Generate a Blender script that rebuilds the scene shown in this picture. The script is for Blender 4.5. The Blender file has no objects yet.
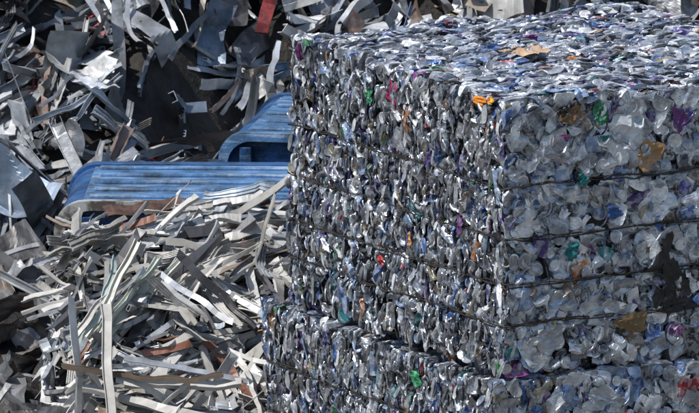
import bpy, math, random
import numpy as np
from mathutils import Vector
rng=np.random.default_rng(7); random.seed(7)
S=bpy.context.scene
try:
    S.view_settings.view_transform='Standard'; S.view_settings.look='None'; S.view_settings.exposure=0
except Exception: pass

# ------------------------------------------------------------------ materials
def newmat(name):
    m=bpy.data.materials.new(name); m.use_nodes=True
    nt=m.node_tree; b=nt.nodes["Principled BSDF"]; return m,nt,b
def N(nt,t,**k):
    n=nt.nodes.new(t)
    for a,v in k.items(): setattr(n,a,v)
    return n
def noise(nt,scale,detail=4,rough=.55,vec=None):
    n=N(nt,"ShaderNodeTexNoise"); n.inputs["Scale"].default_value=scale
    n.inputs["Detail"].default_value=detail; n.inputs["Roughness"].default_value=rough
    if vec is not None: nt.links.new(vec,n.inputs["Vector"])
    return n
def ramp(nt,fac,stops):
    r=N(nt,"ShaderNodeValToRGB"); nt.links.new(fac,r.inputs[0])
    e=r.color_ramp.elements
    while len(e)<len(stops): e.new(.5)
    for i,(p,c) in enumerate(stops):
        e[i].position=p; e[i].color=(c,c,c,1) if not isinstance(c,tuple) else (*c,1)
    return r
def mix(nt,f,a,b,mode='MIX'):
    m=N(nt,"ShaderNodeMix",data_type='RGBA',blend_type=mode)
    for s,v in ((0,f),(6,a),(7,b)):
        if hasattr(v,"is_output"): nt.links.new(v,m.inputs[s])
        else: m.inputs[s].default_value=v if s==0 else (*v,1)
    return m.outputs[2]
def bump(nt,b,h,strength,dist):
    n=N(nt,"ShaderNodeBump"); n.inputs["Strength"].default_value=strength
    n.inputs["Distance"].default_value=dist
    nt.links.new(h,n.inputs["Height"]); nt.links.new(n.outputs[0],b.inputs["Normal"])

def attr_metal(name,nscale,print_amt,dirt,rlo,rhi,bs,bd,bsc,tint=(1.,.97,.92)):
    m,nt,b=newmat(name)
    tc=N(nt,"ShaderNodeTexCoord"); o=tc.outputs["Object"]
    at=N(nt,"ShaderNodeAttribute",attribute_name="Col")
    c=at.outputs["Color"]
    if print_amt>0:
        n1=noise(nt,nscale,3,.6,o)
        r1=ramp(nt,n1.outputs[0],[(.47,0.),(.53,1.)])
        mul=N(nt,"ShaderNodeMath",operation='MULTIPLY'); mul.inputs[1].default_value=print_amt
        nt.links.new(r1.outputs[0],mul.inputs[0])
        c=mix(nt,mul.outputs[0],c,(.74,.77,.81))
    n2=noise(nt,nscale*.35,6,.65,o)
    r2=ramp(nt,n2.outputs[0],[(.38,tuple(dirt*x for x in tint)),(.62,(1.,1.,1.))])
    c=mix(nt,1.0,c,r2.outputs[0],'MULTIPLY')
    nt.links.new(c,b.inputs["Base Color"])
    nt.links.new(at.outputs["Alpha"],b.inputs["Metallic"])
    n3=noise(nt,nscale*1.7,3,.5,o)
    mr=N(nt,"ShaderNodeMapRange"); mr.inputs[3].default_value=rlo; mr.inputs[4].default_value=rhi
    mr.inputs[1].default_value=.3; mr.inputs[2].default_value=.7
    nt.links.new(n3.outputs[0],mr.inputs[0]); nt.links.new(mr.outputs[0],b.inputs["Roughness"])
    n4=noise(nt,bsc,4,.6,o); bump(nt,b,n4.outputs[0],bs,bd)
    return m
M_can=attr_metal("crushed_can_metal",34,.34,.42,.22,.42,.6,.004,85,(.96,.98,1.04))
M_prof=attr_metal("profile_metal",10,0,.55,.35,.6,.25,.002,60)
M_scrap=attr_metal("old_scrap_metal",8,.14,.4,.36,.6,.4,.005,30)

def simple(name,col,metal,rough,var=.3,sc=8,bs=.3,bd=.004,col2=None,lo=.4,hi=.62):
    m,nt,b=newmat(name)
    o=N(nt,"ShaderNodeTexCoord").outputs["Object"]
    n1=noise(nt,sc,8,.65,o)
    c2=col2 or tuple(x*var for x in col)
    r=ramp(nt,n1.outputs[0],[(lo,c2),(hi,col)])
    nt.links.new(r.outputs[0],b.inputs["Base Color"])
    b.inputs["Metallic"].default_value=metal; b.inputs["Roughness"].default_value=rough
    n2=noise(nt,sc*6,5,.6,o); bump(nt,b,n2.outputs[0],bs,bd)
    return m
def worn(name,col,scr,rough):
    m,nt,b=newmat(name)
    o=N(nt,"ShaderNodeTexCoord").outputs["Object"]
    mp=N(nt,"ShaderNodeMapping"); mp.inputs["Scale"].default_value=(1.5,28,28); nt.links.new(o,mp.inputs[0])
    n1=noise(nt,1.6,6,.7,mp.outputs[0]); r1=ramp(nt,n1.outputs[0],[(.50,0.),(.66,1.)])
    c=mix(nt,r1.outputs[0],col,scr)
    n2=noise(nt,5,8,.7,o); r2=ramp(nt,n2.outputs[0],[(.38,(.34,.31,.28)),(.58,(1.,1.,1.))])
    c=mix(nt,1.,c,r2.outputs[0],'MULTIPLY'); nt.links.new(c,b.inputs["Base Color"])
    b.inputs["Roughness"].default_value=rough
    n3=noise(nt,9,5,.6,o); bump(nt,b,n3.outputs[0],.7,.02); return m
M_core=simple("bale_core",(.045,.045,.05),.3,.7)
M_debris=simple("debris_dark",(.05,.045,.04),.1,.85,.3,6,.8,.03)
M_ground=simple("yard_ground",(.17,.155,.135),0,.9,.55,1.5,.6,.02)
M_wire=simple("baling_wire",(.05,.04,.03),.3,.55,.35,25)
M_blue=worn("blue_paint",(.022,.085,.24),(.07,.16,.30),.42)
M_bluew=worn("worn_sheen_blue_lid",(.07,.17,.34),(.33,.42,.52),.42)  # pale streaks paint glossy reflections into the worn blue
M_rim=simple("worn_rim",(.45,.45,.43),.3,.5,.35,12,.2,.003,col2=(.10,.085,.075),lo=.44,hi=.58)
M_rust=simple("rusty_steel",(.12,.065,.045),.2,.7,.3,16,.5,.006)
M_wood=simple("weathered_wood",(.24,.17,.11),0,.8,.4,10,.4,.003)
M_red=simple("red_paint",(.28,.03,.03),0,.45,.3,14)

# ------------------------------------------------------------------ mesh accumulation
class Acc:
    def __init__(s): s.v=[];s.q=[];s.c=[];s.n=0;s.post=None
    def add(s,V,Q,C):
        if s.post is not None: V=s.post(V)
        s.v.append(V);s.q.append(Q+s.n);s.c.append(np.broadcast_to(C,(len(V),4)));s.n+=len(V)
    def addmany(s,V,Q,R,T,C):
        ni=len(T); nv=len(V)
        W=np.einsum('vk,ikj->ivj',V,R)+T[:,None,:]
        QQ=(Q[None]+(np.arange(ni)*nv)[:,None,None]).reshape(-1,4)
        s.add(W.reshape(-1,3),QQ,np.repeat(C,nv,axis=0))
    def build(s,name,mat,parent=None,smooth=False):
        V=np.concatenate(s.v).astype(np.float32);Q=np.concatenate(s.q).astype(np.int32);C=np.concatenate(s.c).astype(np.float32)
        me=bpy.data.meshes.new(name)
        me.vertices.add(len(V)); me.vertices.foreach_set("co",V.ravel())
        me.loops.add(Q.size); me.loops.foreach_set("vertex_index",Q.ravel())
        me.polygons.add(len(Q)); me.polygons.foreach_set("loop_start",np.arange(len(Q),dtype=np.int32)*4)
        me.update(calc_edges=True)
        a=me.color_attributes.new("Col",'FLOAT_COLOR','POINT'); a.data.foreach_set("color",C.ravel())
        me.polygons.foreach_set("use_smooth",np.full(len(Q),bool(smooth)))
        me.materials.append(mat)
        ob=bpy.data.objects.new(name,me); S.collection.objects.link(ob)
        if parent: ob.parent=parent
        return ob
def empty(name):
    e=bpy.data.objects.new(name,None); S.collection.objects.link(e); e.empty_display_size=.1; return e
def gridq(nu,nv,wrapu=False):
    q=[]
    for i in range(nu if wrapu else nu-1):
        for j in range(nv-1):
            a=(i%nu)*nv+j; b=((i+1)%nu)*nv+j
            q.append((a,b,b+1,a+1))
    return np.array(q,dtype=np.int64)
def wav(P,k,n=5,ridge=False):
    o=np.zeros(len(P))
    for i in range(n):
        d=rng.normal(size=3); d/=np.linalg.norm(d); kk=k*(.5+1.4*rng.random())
        s=np.sin(P@d*kk+rng.random()*6.28)
        if ridge: s=1-2*np.abs(s)
        o+=s*rng.uniform(.5,1)
    return o/n*1.4

def var_puck():
    R=.032; t=rng.uniform(.010,.022); d=rng.uniform(.003,.007)
    prof=[(.001,-d),(.5,-d),(.78,-d*.9),(.84,.001),(.90,.0028),(.96,.0010),(1.0,-t*.25),(.88,-t*.4),(1.02,-t*.55),(.9,-t*.75),(.97,-t*.95),(.72,-t),(.6,-t+.004),(.001,-t+.006)]
    nt_=18; V=[]
    for i in range(nt_):
        a=2*math.pi*i/nt_
        for r,z in prof: V.append((r*R*math.cos(a),r*R*math.sin(a),z+t/2))
    V=np.array(V); ex=rng.uniform(.95,1.3)
    V[:,0]*=ex
    P=V.copy(); 
    V[:,2]+=wav(P,45,4)*.005+wav(P,110,4,True)*.0018
    V[:,0]+=wav(P,60,4)*.005; V[:,1]+=wav(P,60,4)*.005
    return V,gridq(nt_,len(prof),True)
def var_flat():
    nt_=16; L=rng.uniform(.05,.10); b=rng.uniform(.005,.011); a0=.042
    ys=np.linspace(-.5,.5,9); V=[]
    rows=[(-.5,.05),(-.5,.75)]+[(y,1) for y in ys]+[(.5,.75),(.5,.05)]
    tap=rng.uniform(-.25,.25)
    for i in range(nt_):
        a=2*math.pi*i/nt_
        for y,s in rows:
            w=a0*(1+tap*y)
            x=w*math.cos(a)*s; z=b*math.sin(a)*s*(1+1.2*abs(2*y)**3)
            V.append((x,y*L+(0 if s==1 else -np.sign(y)*.003),z))
    V=np.array(V); P=V.copy()
    V[:,2]+=wav(P,35,4)*.011+wav(P,90,5,True)*.006
    V[:,0]+=wav(P,50,4,True)*.009; V[:,1]+=wav(P,60,4)*.009
    return V,gridq(nt_,len(rows),True)
def var_sheet():
    n=13; s=rng.uniform(.035,.065); g=np.linspace(-1,1,n)
    X,Y=np.meshgrid(g,g,indexing='ij'); r=np.sqrt(X**2+Y**2)+1e-6
    f=np.maximum(abs(X),abs(Y))/r
    V=np.stack([X.ravel()*s*(f.ravel()*.6+.4),Y.ravel()*s*.8*(f.ravel()*.6+.4),np.zeros(n*n)],1); P=V.copy()
    V[:,2]+=wav(P,40,4,True)*.014+wav(P,95,5,True)*.006
    V[:,0]+=wav(P,50,4,True)*.012; V[:,1]+=wav(P,50,4,True)*.012
    return V,gridq(n,n)
VAR=[var_puck() for _ in range(14)]+[var_flat() for _ in range(18)]+[var_sheet() for _ in range(14)]
PROB=np.array([.34/14]*14+[.42/18]*18+[.24/14]*14)
PROBR=np.array([.46/14]*14+[.34/18]*18+[.20/14]*14)

PAL=[((.64,.67,.72),.80,32),((.78,.81,.85),.6,19),((.44,.47,.52),.85,17),((.86,.88,.90),.25,10),((.26,.28,.32),.7,9),
     ((.07,.16,.42),.4,4.5),((.30,.43,.66),.45,6),((.02,.022,.03),.3,9),((.10,.07,.27),.4,3.5),((.42,.04,.05),.3,.6),
     ((.03,.28,.30),.3,.8),((.05,.26,.09),.3,.35),((.40,.35,.22),.5,1.0),((.58,.22,.06),.3,.4),((.18,.13,.09),.3,2.8),((.28,.05,.25),.3,1.0)]
pw=np.array([p[2] for p in PAL],float); pw/=pw.sum()
pc=np.array([(*p[0],p[1]) for p in PAL])
def can_cols(n):
    c=pc[rng.choice(len(PAL),n,p=pw)].copy()
    c[:,:3]*=rng.uniform(.68,1.08,(n,1)); return c

def norm(a): return a/np.linalg.norm(a,axis=-1,keepdims=True)
def frames(W,ang=None):
    n=len(W); W=norm(W); t=rng.normal(size=(n,3)) if ang is None else ang
    X=norm(np.cross(t,W)); Y=np.cross(W,X)
    return np.stack([X,Y,W],1)

def bale(name,C,yawL,L1,L2,H,wires,seed,topscatter=True,lean=.03):
    par=empty(name)
    a=math.radians(yawL)
    u=np.array([-math.cos(a),math.sin(a),0]); r=np.array([math.sin(a),math.cos(a),0]); z=np.array([0,0,1.])
    acc=Acc()
    GD=.012
    def groove(h): return sum(GD*np.exp(-((h-w)/.010)**2) for w in wires)
    def und(p): return .010*np.sin(p[:,0]*5.1+p[:,1]*3.3+seed)*np.sin(p[:,2]*6+seed*2+p[:,0]*4)+.006*np.sin(p[:,0]*13+seed)*np.sin(p[:,1]*11+p[:,2]*15)
    def topoff(U,V): return lean*U/L1+.014*np.sin(U*9+seed)*np.sin(V*7)+.006*np.sin(U*23+V*5)
    def post(W):
        rel=W-C; U=rel@u; R_=rel@r; h=rel@z; g=groove(h); un=und(W)
        out=W.copy()
        for d,nr,k in ((-R_-un+g,-r,.66),(R_-L2,r,.7),(-U-un+g,-u,.74),(U-L1,u,.7),(h-H-un-topoff(U,R_),z,.62)):
            out-=(np.maximum(d,0)*k)[:,None]*nr
        return out
    acc.post=post
    def scatter(nu,nv,lu,lv,origin,du,dv,nrm,jit,kind,din=(-.016,.006),sc=(.8,1.15),rand=0.):
        U,Vv=np.meshgrid((np.arange(nu)+.5)/nu,(np.arange(nv)+.5)/nv,indexing='ij'); n=nu*nv
        U=(U.ravel()+rng.uniform(-.9,.9,n)/nu).clip(0.004,.996)*lu; Vv=(Vv.ravel()+rng.uniform(-.8,.8,n)/nv).clip(.008,.992)*lv
        T=C+origin+U[:,None]*du+Vv[:,None]*dv
        off=rng.uniform(din[0],din[1],n)
        if kind!='top': off-=groove(T[:,2]-C[2]); 
        off+=und(T)
        if kind=='top': off+=topoff(U,Vv)
        off-=.012*np.exp(-(np.minimum(np.minimum(U,lu-U),np.minimum(Vv,lv-Vv))/.015)**2)
        T=T+off[:,None]*nrm
        W=u+rng.normal(size=(n,3))*jit
        if kind=='right': W=-W
        W=W+0.05*nrm
        m=rng.random(n)<rand
        W[m]=nrm+rng.normal(size=(int(m.sum()),3))*.5
        R=frames(W)
        ss=rng.uniform(sc[0],sc[1],(n,1,1)); ss[m]*=.75
        R=R*ss
        if kind not in('right','back'): R[:,2]*=.8
        cols=can_cols(n)
        if kind=='top': cols[:,3]*=.65; cols[:,:3]=np.minimum(cols[:,:3]*1.12,.9)   # top cans lightened and less metallic, sunlit brightness put into colour
        if kind=='left': cols[:,3]=np.minimum(cols[:,3]*1.12,.95); cols[:,:3]*=.92  # left-face cans darkened, the dimmer side put into their colour
        if kind=='right': cols[:,3]*=.8; cols[:,:3]=np.minimum(cols[:,:3]*1.08,.9)  # right-face cans lightened, the brighter side put into their colour
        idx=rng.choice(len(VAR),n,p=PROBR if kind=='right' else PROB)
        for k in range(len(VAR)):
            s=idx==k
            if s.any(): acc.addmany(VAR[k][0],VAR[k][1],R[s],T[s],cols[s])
    scatter(int(L1/.0165),int(H/.048),L1,H,0*z,u,z,-r,.40,'left',(-.034,.006),(.55,1.05),.15)
    scatter(int(L2/.040),int(H/.040),L2,H,0*z,r,z,-u,.38,'right',(-.026,.006),(.6,1.1))
    scatter(int(L2/.075),int(H/.075),L2,H,0*z,r,z,-u,.25,'right',(-.04,-.02),(1.2,1.6))
    if topscatter: scatter(int(L1/.021),int(L2/.050),L1,L2,H*z,u,r,z,.40,'top',(-.022,.010),(.65,1.1),.34)
    else: scatter(int(L1/.05),int(L2/.08),L1,L2,H*z-.01*z,u,r,z,.24,'top')
    scatter(int(L1/.045),int(H/.08),L1,H,r*L2,u,z,r,.26,'left')
    scatter(int(L2/.08),int(H/.08),L2,H,u*L1,r,z,u,.3,'back')
    acc.build("crushed_cans",M_can,par)
    i=.035
    me=bpy.data.meshes.new("core")
    vs=[]
    for hz in (0.01,H-i):
        for uu,rr in ((i,i),(L1-i,i),(L1-i,L2-i),(i,L2-i)): vs.append(tuple(C+u*uu+r*rr+z*hz))
    me.from_pydata(vs,[],[(0,1,2,3),(4,7,6,5),(0,4,5,1),(1,5,6,2),(2,6,7,3),(3,7,4,0)]); me.update()
    me.materials.append(M_core); ob=bpy.data.objects.new("core",me); S.collection.objects.link(ob); ob.parent=par
    cu=bpy.data.curves.new("baling_wires",'CURVE'); cu.dimensions='3D'; cu.bevel_depth=.0028; cu.bevel_resolution=1
    for w in wires:
        for rep in range(2):
            pts=[]
            path=[(u*0,u,L1,-r),(u*L1,r,L2,u),(u*L1+r*L2,-u,L1,r),(r*L2,-r,L2,-u)]
            ph=rng.random()*6
            for (st,d,ln,nr) in path:
                m=int(ln/.04)
                for k in range(m):
                    t=ln*k/m; e=min(t,ln-t)
                    hh=w+rep*.007+.006*math.sin(t*7+ph)+rng.normal()*.0025
                    p=C+st+d*t+z*hh
                    o=float(und(p[None])[0])-GD+.014+.006*math.exp(-e/.02)
                    pts.append(p+nr*(o+rng.normal()*.003))
            sp=cu.splines.new('POLY'); sp.points.add(len(pts)-1)
            for p,q in zip(sp.points,pts): p.co=(*q,1)
            sp.use_cyclic_u=True
    cu.materials.append(M_wire)
    ob=bpy.data.objects.new("baling_wires",cu); S.collection.objects.link(ob); ob.parent=par
    return par,u,r,z

C1=np.array([0,0,1.13]); L1=1.77
up,u,r,z=bale("aluminium_can_bale",C1,60,L1,1.75,1.10,[.183,.346,.538,.753],1.3)
C0=np.array([-.045,-.03,0.0])
lo,u0,r0,_=bale("aluminium_can_bale",C0,60.5,1.93,1.8,1.09,[.2,.40,.62,.84],4.1,False,0)

def patch(acc,c,dx,dy,dn,w,h,col,met=0.,amp=.012,jag=.28,rot=0):
    nt_=26; nr=8
    A=[];ph=rng.random(6)*6.28
    for i in range(nt_):
        t=2*math.pi*i/nt_
        R=1+jag*(math.sin(2*t+ph[0])*.5+math.sin(3*t+ph[1])*.5+math.sin(5*t+ph[2])*.45+math.sin(9*t+ph[3])*.25)
        for j in range(nr):
            q=(j+.02)/(nr-1)*R; A.append((q*math.cos(t+rot)*w/2,q*math.sin(t+rot)*h/2,0))
    P=np.array(A); V=P.copy(); k=5/(max(w,h))
    V[:,2]+=wav(P,k,5,True)*amp+wav(P,k*2.5,5,True)*amp*.5
    W=c+V[:,0:1]*dx+V[:,1:2]*dy+V[:,2:3]*dn
    acc.add(W,gridq(nt_,nr,True),np.array([*col,met]))
pa=Acc()
def pr(uu,v,w,h,col,met=0.,off=.014,**k):
    k.setdefault('amp',.012); patch(pa,C1+r*uu+z*v-u*off,r,z,-u,w,h,col,met,**k)
def pl(uu,v,w,h,col,met=0.,off=.014,**k):
    k.setdefault('amp',.012); patch(pa,C1+u*uu+z*v-r*off,-u,z,-r,w,h,col,met,**k)
pr(.55,.92,.22,.18,(.66,.70,.74),.2,amp=.020,off=.022)
pr(.63,.85,.05,.12,(.7,.72,.75),.3)
pr(.675,.84,.13,.11,(.42,.24,.11),amp=.016,off=.02)
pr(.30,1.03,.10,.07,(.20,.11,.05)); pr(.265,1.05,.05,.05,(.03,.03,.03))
pr(.44,1.02,.07,.10,(.04,.20,.10),.2); pr(.82,.97,.07,.10,(.18,.05,.24),.2)
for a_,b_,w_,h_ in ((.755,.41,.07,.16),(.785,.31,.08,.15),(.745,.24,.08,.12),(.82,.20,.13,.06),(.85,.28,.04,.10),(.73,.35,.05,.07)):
    pr(a_,b_,w_,h_,(.004,.004,.005),amp=.006,jag=.5,off=.022)  # near-black torn sheets paint the shade of a deep void
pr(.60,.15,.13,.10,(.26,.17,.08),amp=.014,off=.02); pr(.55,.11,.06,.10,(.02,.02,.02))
pr(.31,.47,.06,.08,(.02,.20,.22),.2); pr(.51,.61,.07,.06,(.05,.12,.34),.3); pr(.36,.76,.05,.05,(.02,.26,.26),.2)
pr(.50,.20,.22,.09,(.60,.64,.70),.6,off=.014,amp=.018); pr(.20,.12,.18,.10,(.62,.66,.72),.6,amp=.018)
pr(.18,.90,.09,.10,(.66,.70,.78),.6); pr(.92,.62,.12,.12,(.66,.70,.78),.6,amp=.018)
pl(.88,1.01,.10,.13,(.30,.02,.10),off=.016); pl(1.08,.98,.05,.08,(.03,.20,.10),.2,off=.016); pl(.60,.80,.05,.09,(.10,.08,.25),.3)
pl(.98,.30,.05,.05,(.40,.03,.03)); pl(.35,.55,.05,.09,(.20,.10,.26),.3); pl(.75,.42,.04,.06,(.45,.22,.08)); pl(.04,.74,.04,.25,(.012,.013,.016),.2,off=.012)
pl(.05,.58,.04,.16,(.012,.013,.016),.2,off=.012)  # with the strip before it, paints the shade of a corner gap
patch(pa,C1+u*.18+z*1.09-r*.02,-u,z,-r,.09,.035,(.75,.25,.02))
patch(pa,C1+u*.10+z*1.10-r*.018,-u,z,-r,.05,.03,(.80,.40,.03))
patch(pa,C1+u*.9+r*.66+z*1.145,r,u,z,.17,.18,(.50,.35,.23),amp=.016)
patch(pa,C1+u*.95+r*.58+z*1.14,r,u,z,.05,.08,(.6,.45,.3),amp=.012)
pa.build("torn_packaging_and_painted_gaps",M_prof,up)  # torn packaging plus the near-black patches painted as void and gap
pb=Acc()
patch(pb,C0+u0*.62+z*1.0-r0*.014,-u0,z,-r0,.09,.06,(.03,.28,.12),.2,amp=.012)
patch(pb,C0+r0*.5+z*.98-u0*.012,r0,z,-u0,.16,.10,(.6,.65,.72),.5,amp=.012)
pb.build("torn_packaging_and_painted_gaps",M_prof,lo)

# ------------------------------------------------------------------ profile scrap heaps
def section(kind,w):
    t=.0035 if w<.07 else .005
    h=w*.55
    if kind==0: return [(-w/2,w/2,0,t),(-w/2,-w/2+t,t,h),(w/2-t,w/2,t,h)]
    if kind==1: return [(-w/2,w/2,0,t),(-w/2,-w/2+t,t,h*.8)]
    if kind==2: return [(-w/2,w/2,0,t),(-w/2,w/2,h-t,h),(-w/2,-w/2+t,t,h-t),(w/2-t,w/2,t,h-t)]
    if kind==3: return [(-w/2,w/2,0,t)]
    if kind==4: return [(-w/2,w/2,h*.4,h*.4+t),(-w/2,-w/2+t,0,h*.4),(w/2-t,w/2,h*.4+t,h),(-t/2,t/2,h*.4+t,h*.8),(-w/2,-w/2+t,h*.4+t,h*.7)]
    if kind==5:
        o=[(-w/2,w/2,0,t)]
        for i in range(4):
            x=-w/2+i*(w-t)/3; o.append((x,x+t,t,t+w*.16))
        return o
def profile(acc,pos,d,nrm,L,w,kind,col,bend=0.,bend2=0.,twist=0.,kink=0.,m=15,rough=.0012,trj=.035):
    d=norm(np.array(d,float)); nrm=np.array(nrm,float); nrm=norm(nrm-d*np.dot(nrm,d)); x=np.cross(d,nrm)
    ys=np.linspace(-L/2,L/2,m); kp=rng.uniform(-.35,.35)*L; kp2=rng.uniform(-.4,.4)*L; k2=rng.normal()*.5 if rng.random()<.3 else 0
    wp=rng.random()*6; wa=rng.random()*.007; cr=rng.normal(size=m)*rough; tr=rng.normal(size=m)*trj
    wf=1-rng.random()*.45*np.exp(-((ys-kp)/.04)**2)
    tk=rng.normal()*4 if rng.random()<.45 else 0
    for (x0,x1,z0,z1) in section(kind,w):
        sec=[(x0,z0),(x1,z0),(x1,z1),(x0,z1)]
        V=[]
        for i,y in enumerate(ys):
            tw=twist*y+tr[i]+tk*max(0,y-kp2); c,s=math.cos(tw),math.sin(tw)
            ox=bend2*y*y+wa*math.sin(y*25+wp)+k2*max(0,y-kp2)*.6; oz=bend*y*y+kink*max(0,y-kp)+cr[i]+wa*.8*math.sin(y*33+wp*2)
            for (a,b) in sec:
                a=a*wf[i]
                V.append((a*c-b*s+ox,y+a*.5*math.sin(wp) if i in(0,m-1) else y,a*s+b*c+oz))
        V=np.array(V); q=[]
        for i in range(m-1):
            for k in range(4):
                a=i*4+k;b=i*4+(k+1)%4; q.append((a,a+4,b+4,b))
        q.append((0,1,2,3)); e=(m-1)*4; q.append((e+3,e+2,e+1,e))
        W=pos+V[:,0:1]*x+V[:,1:2]*d+V[:,2:3]*nrm
        acc.add(W,np.array(q),np.array(col))
def hnormal(h,x,y,e=.08):
    return norm(np.array([-(h(x+e,y)-h(x-e,y))/(2*e),-(h(x,y+e)-h(x,y-e))/(2*e),1.]))
PCOL=[((.64,.63,.60),.0,30),((.52,.51,.49),.0,20),((.58,.61,.65),.55,22),((.34,.34,.35),.4,11),((.76,.77,.77),.0,11),((.22,.17,.13),.1,6),((.08,.08,.09),.2,7),((.26,.12,.08),.1,1.5),((.33,.39,.46),.3,5)]
BCOL=[((.42,.46,.51),.45,25),((.60,.63,.67),.35,22),((.22,.24,.27),.4,17),((.74,.75,.75),.1,11),((.07,.07,.08),.2,10),((.22,.15,.12),.1,8),((.42,.36,.29),.0,6),((.20,.28,.40),.3,5),((.32,.03,.03),.1,2)]
def pickc(pal,n=None):
    w=np.array([p[2] for p in pal],float); p=pal[rng.choice(len(pal),p=w/w.sum())]
    k=rng.uniform(.7,1.12); return np.array([p[0][0]*k,p[0][1]*k,p[0][2]*k,p[1]])
def heap(acc,h,x0,x1,y0,y1,nb,pal,Ls,ws,field,depth,tiltj=.25,curl=1.,gsize=(1,5),yawj=.6,rj=.5,flat_y=99.):
    for _ in range(nb):
        x=rng.uniform(x0,x1); y=rng.uniform(y0,y1); nr=hnormal(h,x,y)
        yaw=field(x,y)+rng.normal()*yawj
        tj=tiltj
        if y>flat_y: yaw*=.35; tj*=.4
        d=np.array([math.cos(yaw),math.sin(yaw),0.]); d=norm(d-nr*np.dot(d,nr)+np.array([0,0,rng.normal()*tj]))
        side=norm(np.cross(d,nr)); g=rng.integers(*gsize); L=rng.uniform(*Ls); w=rng.uniform(*ws)
        if y>flat_y: d[2]=np.clip(d[2],-.12,.12); L*=.8
        kind=int(rng.choice(6,p=[.22,.16,.12,.26,.12,.12])); col=pickc(pal); dz=-rng.random()**1.3*depth
        bend=rng.normal()*.3*curl; b2=rng.normal()*.2*curl
        for k in range(g):
            p=np.array([x,y,h(x,y)+dz])+side*(k-g/2)*w*rng.uniform(.8,1.4)+nr*rng.uniform(-.03,.03)+d*rng.normal()*.08
            dd=d+rng.normal(size=3)*(.14 if y<flat_y else .06)
            rl=nr+rng.normal(size=3)*rj
            if rng.random()<.5: rl=-rl
            cc=col.copy() if rng.random()<.6 else pickc(pal); cc[:3]*=rng.uniform(.85,1.1)
            profile(acc,p,dd,rl,L*rng.uniform(.5,1.2),w*rng.uniform(.7,1.15),kind if rng.random()<.65 else int(rng.integers(6)),cc,
                    bend+rng.normal()*.25,b2+rng.normal()*.15,rng.normal()*1.6*curl,rng.normal()*.7*curl if rng.random()<.5 else 0)
def crumple(acc,pos,nr,sx,sy,col,amp,k,n=21,fold=0.):
    g=np.linspace(-1,1,n); X,Y=np.meshgrid(g,g,indexing='ij')
    P=np.stack([X.ravel()*sx,Y.ravel()*sy,np.zeros(n*n)],1); V=P.copy()
    V[:,2]+=wav(P,k,4,True)*amp+wav(P,k*2.6,4,True)*amp*.3+ (V[:,0]**2)*rng.normal()*1.5
    V[:,0]+=wav(P,k,4,True)*amp*.8; V[:,1]+=wav(P,k,4,True)*amp*.8
    if fold:
        for _ in range(2):
            a=rng.random()*6.28; s=P[:,0]*math.cos(a)+P[:,1]*math.sin(a)-rng.uniform(-.3,.5)*sx
            V[:,2]+=np.maximum(s,0)*rng.normal()*fold
    R=frames(nr[None])[0]; acc.add(V@R+pos,gridq(n,n),np.array(col))
def base_mesh(name,h,x0,x1,y0,y1,drop,par,step=.06):
    xs=np.arange(x0,x1,step); ys=np.arange(y0,y1,step)
    V=[(x,y,max(h(x,y)-drop+rng.normal()*.02,-.02)) for x in xs for y in ys]
    me=bpy.data.meshes.new(name); me.from_pydata(V,[],[tuple(int(i) for i in q) for q in gridq(len(xs),len(ys))]); me.update()
    me.materials.append(M_debris); ob=bpy.data.objects.new(name,me); S.collection.objects.link(ob); ob.parent=par
def sm(a,b,x):
    t=min(max((x-a)/(b-a),0),1); return t*t*(3-2*t)

def h1(x,y):
    return (.24+.91*sm(1.2,3.0,y)*sm(-2.2,-1.78,x)-.75*sm(3.4,3.9,y))+.05*math.sin(x*7+y*3)+.04*math.sin(y*9-x*4)
p1=empty("aluminium_profile_heap"); a1=Acc()
f1=lambda x,y:.3+.8*math.sin(x*3.1+1)+.6*math.sin(y*2.7)
heap(a1,h1,-1.92,-.2,1.6,3.45,470,PCOL,(.16,.48),(.024,.060),f1,.15,.20,1.5,(1,5),.8,.55,2.75)
heap(a1,h1,-1.75,-.75,1.75,3.2,60,PCOL,(.3,.5),(.03,.06),lambda x,y:.2+.6*math.sin(x*4),.0,.14,1.3,(1,4),.8,.5,2.6)
for k in range(13):
    profile(a1,np.array([-1.70+.028*k+rng.normal()*.012,2.15+.03*k,1.00-.008*k]),(.42+.035*k+rng.normal()*.08,.62,.55+rng.normal()*.08),(-.3+rng.normal()*.5,-.7,.55),.40+.22*rng.random(),rng.uniform(.022,.042),int(rng.choice([0,3,1,5])),(.70*rng.uniform(.8,1.05),.68,.63,0),-.5+rng.normal()*.3,rng.normal()*.3,rng.normal()*1.3,rng.normal()*.4)
for k in range(11):
    profile(a1,np.array([-1.42+.035*k+rng.normal()*.02,2.15+.03*k,1.0-.005*k]),(-.45-.06*k+rng.normal()*.12,.45,.5),(.1+rng.normal()*.4,-.8,.5),.26+.24*rng.random(),rng.uniform(.022,.042),int(rng.choice([0,3,5])),pickc(PCOL),.2,rng.normal()*.3,rng.normal()*1.4,rng.normal()*.4)
for k in range(11):
    profile(a1,np.array([-1.32+rng.normal()*.2,1.70+rng.random()*.15,.78-.04*k]),(1,-.12+rng.normal()*.2,-.14+rng.normal()*.1),(0,-.5+rng.normal()*.3,.85),.5+.3*rng.random(),rng.uniform(.028,.05),int(rng.choice([0,2,3,5])),pickc(PCOL),rng.normal()*.15,0,rng.normal()*.6,rng.normal()*.15)
a1.build("aluminium_profiles",M_prof,p1); base_mesh("debris_base",h1,-2.3,.6,1.2,4.15,.18,p1)

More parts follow.
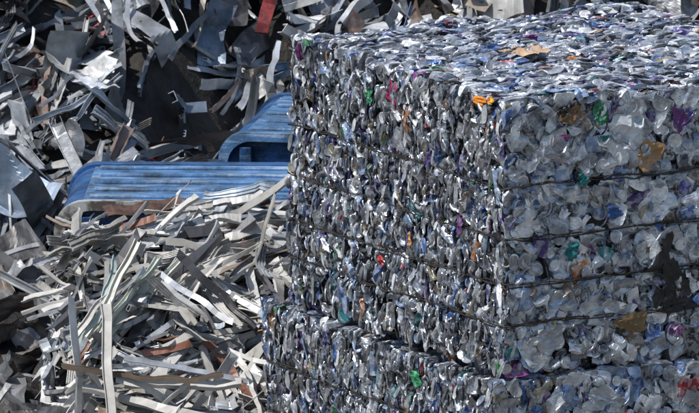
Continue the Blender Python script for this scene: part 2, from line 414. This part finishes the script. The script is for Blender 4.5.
def h2(x,y): return .12+.52*sm(-1.6,-2.1,x)*sm(1.2,2.2,y)*(1-.45*sm(2.4,3.2,y))+.06*math.sin(x*6+y*5)+.05*math.sin(x*11-y*7)
p2=empty("crumpled_sheet_heap"); a2=Acc()
DC=[((.28,.28,.29),.3,5),((.14,.135,.135),.3,4),((.18,.14,.11),.1,3),((.04,.04,.04),.2,3),((.46,.46,.45),.3,1.6)]
for _ in range(230):
    x=rng.uniform(-3.8,-1.86); y=rng.uniform(1.4,6.3)
    nr=hnormal(h2,x,y)+rng.normal(size=3)*.45
    crumple(a2,np.array([x,y,h2(x,y)-rng.random()*.08]),norm(nr),rng.uniform(.06,.16),rng.uniform(.05,.12),pickc(DC),.03,15,21,.8)
heap(a2,h2,-3.6,-1.95,1.5,6.2,45,DC,(.2,.45),(.02,.045),lambda x,y:.4+.8*math.sin(x*3),.05)
a2.build("crumpled_sheets",M_scrap,p2); base_mesh("debris_base",h2,-4.2,-1.7,1.0,6.6,.12,p2)

def h3(x,y):
    yf=6.4+1.6*sm(-1.75,-1.1,x)+.35*math.sin(x*1.7)
    return 2.7*sm(yf-.4,yf+4.0,y)**.8*(1+.12*math.sin(x*1.1))+.16*math.sin(x*3.3+y*2)+.12*math.sin(x*6-y*4)-.05
p3=empty("scrap_metal_heap"); a3=Acc()
heap(a3,h3,-4.2,3.2,6.4,11.8,950,BCOL,(.2,.6),(.028,.07),lambda x,y:1.2+1.1*math.sin(x*1.7+2)+.8*math.sin(y*1.9),.2,.3,1.2,(1,6),.7)
heap(a3,h3,-2.9,-.6,6.5,10,90,BCOL,(.35,.7),(.03,.075),lambda x,y:1.3+.5*math.sin(x*3),.0,.35,1.4,(2,6),.6)
for _ in range(420):
    x=rng.uniform(-4,3); y=rng.uniform(6.5,11.5)
    nr=hnormal(h3,x,y)+rng.normal(size=3)*.5
    crumple(a3,np.array([x,y,h3(x,y)+rng.uniform(-.1,.06)]),norm(nr),rng.uniform(.07,.20),rng.uniform(.05,.13),pickc(BCOL),.035,16,21,.9)
for _ in range(220):
    x=rng.uniform(-4,3); y=rng.uniform(6.5,11.5)
    nr=hnormal(h3,x,y)+rng.normal(size=3)*.45
    crumple(a3,np.array([x,y,h3(x,y)+rng.uniform(-.07,.07)]),norm(nr),rng.uniform(.12,.30),rng.uniform(.05,.12),pickc(BCOL),.012,10,21,1.3)
a3.build("scrap_pieces",M_scrap,p3); base_mesh("debris_base",h3,-9,9,5.8,13,.20,p3,.12)

# ------------------------------------------------------------------ blue skips
def skip(name,loc,rot,L,Wd,H,rad,lidmat,rim):
    par=empty(name); par.location=loc; par.rotation_euler=(0,0,rot)
    def outline(g):
        pts=[(g,0.12)]
        for i in range(9):
            a=math.pi-math.pi/2*i/8; pts.append((g+rad+math.cos(a)*rad,H-rad+math.sin(a)*rad))
        for i in range(9):
            a=math.pi/2-math.pi/2*i/8; pts.append((L-g-rad+math.cos(a)*rad,H-rad+math.sin(a)*rad))
        pts.append((L-g,.12)); return pts
    def ex(nm,pts,y0,y1,mat,closed=True,cap=True):
        n=len(pts); V=[(x,y0,zz) for x,zz in pts]+[(x,y1,zz) for x,zz in pts]
        F=[(i,i+n,(i+1)%n+n,(i+1)%n) for i in range(n if closed else n-1)]
        if cap: F+= [tuple(range(n)),tuple(reversed(range(n,2*n)))]
        me=bpy.data.meshes.new(nm); me.from_pydata(V,[],F); me.update(); me.materials.append(mat)
        ob=bpy.data.objects.new(nm,me); S.collection.objects.link(ob); ob.parent=par; return ob
    ex("body",outline(.0),0.03,Wd-.03,M_blue)
    def band(nm,y0,y1,t,mat):
        o=outline(-.0)
        out=[]
        for (x,zz) in o: 
            if x<rad: v=Vector((x-rad,max(zz-(H-rad),0)))
            elif x>L-rad: v=Vector((x-(L-rad),max(zz-(H-rad),0)))
            else: v=Vector((0,1))
            if v.length<1e-6: v=Vector((0,1))
            v.normalize(); out.append((x+v.x*t,zz+v.y*t))
        ex(nm,out+[(x,zz) for x,zz in reversed([(a+(rad*.25 if a<L/2 else -rad*.25),b-.03) for a,b in o])],y0,y1,mat)
    band("front_rim",-.02,.03,.014,rim); band("back_rim",Wd-.05,Wd+.03,.016,M_blue)
    def box(nm,x0,x1,y0,y1,z0,z1,mat,bev=.006):
        me=bpy.data.meshes.new(nm)
        me.from_pydata([(x,y,zz) for x in(x0,x1) for y in(y0,y1) for zz in(z0,z1)],[],[(0,1,3,2),(4,6,7,5),(0,4,5,1),(2,3,7,6),(0,2,6,4),(1,5,7,3)]); me.update()
        me.materials.append(mat); ob=bpy.data.objects.new(nm,me); S.collection.objects.link(ob); ob.parent=par
        md=ob.modifiers.new("b",'BEVEL'); md.width=bev; md.segments=2; return ob
    box("lid",rad*.9,L-rad*.9,.05,Wd-.07,H-.02,H+.008,lidmat)
    n=5
    for i in range(n):
        y=.11+(Wd-.24)*i/(n-1); box("lid_rib_%d"%(i+1),rad*1.1+.01*(i%2),L-rad*1.1,y-.020,y+.020,H+.0,H+.024,lidmat,.010)
    for i in range(5):
        x=rad+ (L-2*rad)*i/4; box("stiffener_%d"%(i+1),x-.03,x+.03,-.012,.06,.15,H-.06,M_blue)
    box("skid_1",.1,L-.1,.1,.2,0,.14,M_blue); box("skid_2",.1,L-.1,Wd-.2,Wd-.1,0,.14,M_blue)
    return par
skip("blue_metal_skip",(-1.99,4.30,0),-.03,2.4,1.0,1.03,.13,M_bluew,M_rim)
skip("blue_metal_skip",(-1.26,6.35,0),-.16,2.4,1.15,1.0,.12,M_bluew,M_bluew)

def plank(name,pos,d,nr,L,w,t,mat):
    a=Acc(); d=norm(np.array(d,float)); nr=np.array(nr,float)
    nr=norm(nr-d*np.dot(nr,d)); x=np.cross(d,nr); V=[];m=9
    for i in range(m):
        y=-L/2+L*i/(m-1); wv=.008*math.sin(i*1.7); cut=.03*rng.random() if i in(0,m-1) else 0
        for (p,q) in ((-w/2,0),(w/2,0),(w/2,t),(-w/2,t)): V.append((p+rng.normal()*.003,y+(cut if p>0 else 0),q+wv+.03*(y/L)**2))
    V=np.array(V);Q=[(i*4+k,i*4+4+k,i*4+4+(k+1)%4,i*4+(k+1)%4) for i in range(m-1) for k in range(4)]+[(0,1,2,3),((m-1)*4+3,(m-1)*4+2,(m-1)*4+1,(m-1)*4)]
    a.add(np.array(pos)+V[:,0:1]*x+V[:,1:2]*d+V[:,2:3]*nr,np.array(Q),np.array([.3,.2,.1,0])); return a.build(name,mat)
plank("rusty_steel_plate",(-1.58,3.98,1.06),(1,.15,.12),(0,-.3,.95),.36,.10,.012,M_rust)
plank("wooden_plank",(-1.62,6.2,.74),(1,.1,.08),(0,-.5,.85),.7,.12,.03,M_wood)
plank("wooden_plank",(-1.35,1.60,.50),(1,-.15,-.18),(0,-.6,.8),.75,.07,.05,M_wood)
plank("red_steel_beam",(-1.04,8.8,1.32),(.25,.3,.9),(0,-.9,.2),.45,.07,.05,M_red)

me=bpy.data.meshes.new("ground"); me.from_pydata([(-600,-200,0),(600,-200,0),(600,1500,0),(-600,1500,0)],[],[(0,1,2,3)]); me.update()
me.materials.append(M_ground); ob=bpy.data.objects.new("ground",me); S.collection.objects.link(ob)

# ------------------------------------------------------------------ light
sun_el=math.radians(57); az=math.atan2(-.80,-.54)
sd=Vector((math.sin(az)*math.cos(sun_el),math.cos(az)*math.cos(sun_el),math.sin(sun_el)))
ld=bpy.data.lights.new("sun",'SUN'); ld.energy=5; ld.angle=math.radians(.5); ld.color=(1,.96,.91)
lo_=bpy.data.objects.new("sun",ld); S.collection.objects.link(lo_); lo_.rotation_euler=sd.to_track_quat('Z','Y').to_euler(); lo_.location=sd*50
w=bpy.data.worlds.new("World"); S.world=w; w.use_nodes=True; nt=w.node_tree
sk=nt.nodes.new("ShaderNodeTexSky"); sk.sky_type='NISHITA'; sk.sun_disc=False; sk.sun_elevation=sun_el; sk.sun_rotation=az; sk.air_density=1.1; sk.dust_density=.9
bg=nt.nodes["Background"]; bg.inputs[1].default_value=.125; nt.links.new(sk.outputs[0],bg.inputs[0])

# ------------------------------------------------------------------ camera
D=28.; s=.00404; e=math.radians(10.5)
F=Vector((0,math.cos(e),-math.sin(e))); U=Vector((0,math.sin(e),math.cos(e)))
cp=Vector((0,0,1.12))-F*D-Vector((1,0,0))*155.5*s+U*168.5*s
cd=bpy.data.cameras.new("camera"); cd.lens=36*(D/s)/699; cd.sensor_width=36; cd.clip_start=.5; cd.clip_end=3000
cd.dof.use_dof=True; cd.dof.focus_distance=28.3; cd.dof.aperture_fstop=26
co=bpy.data.objects.new("camera",cd); S.collection.objects.link(co); co.location=cp; co.rotation_euler=(math.pi/2-e,0,0)
S.camera=co
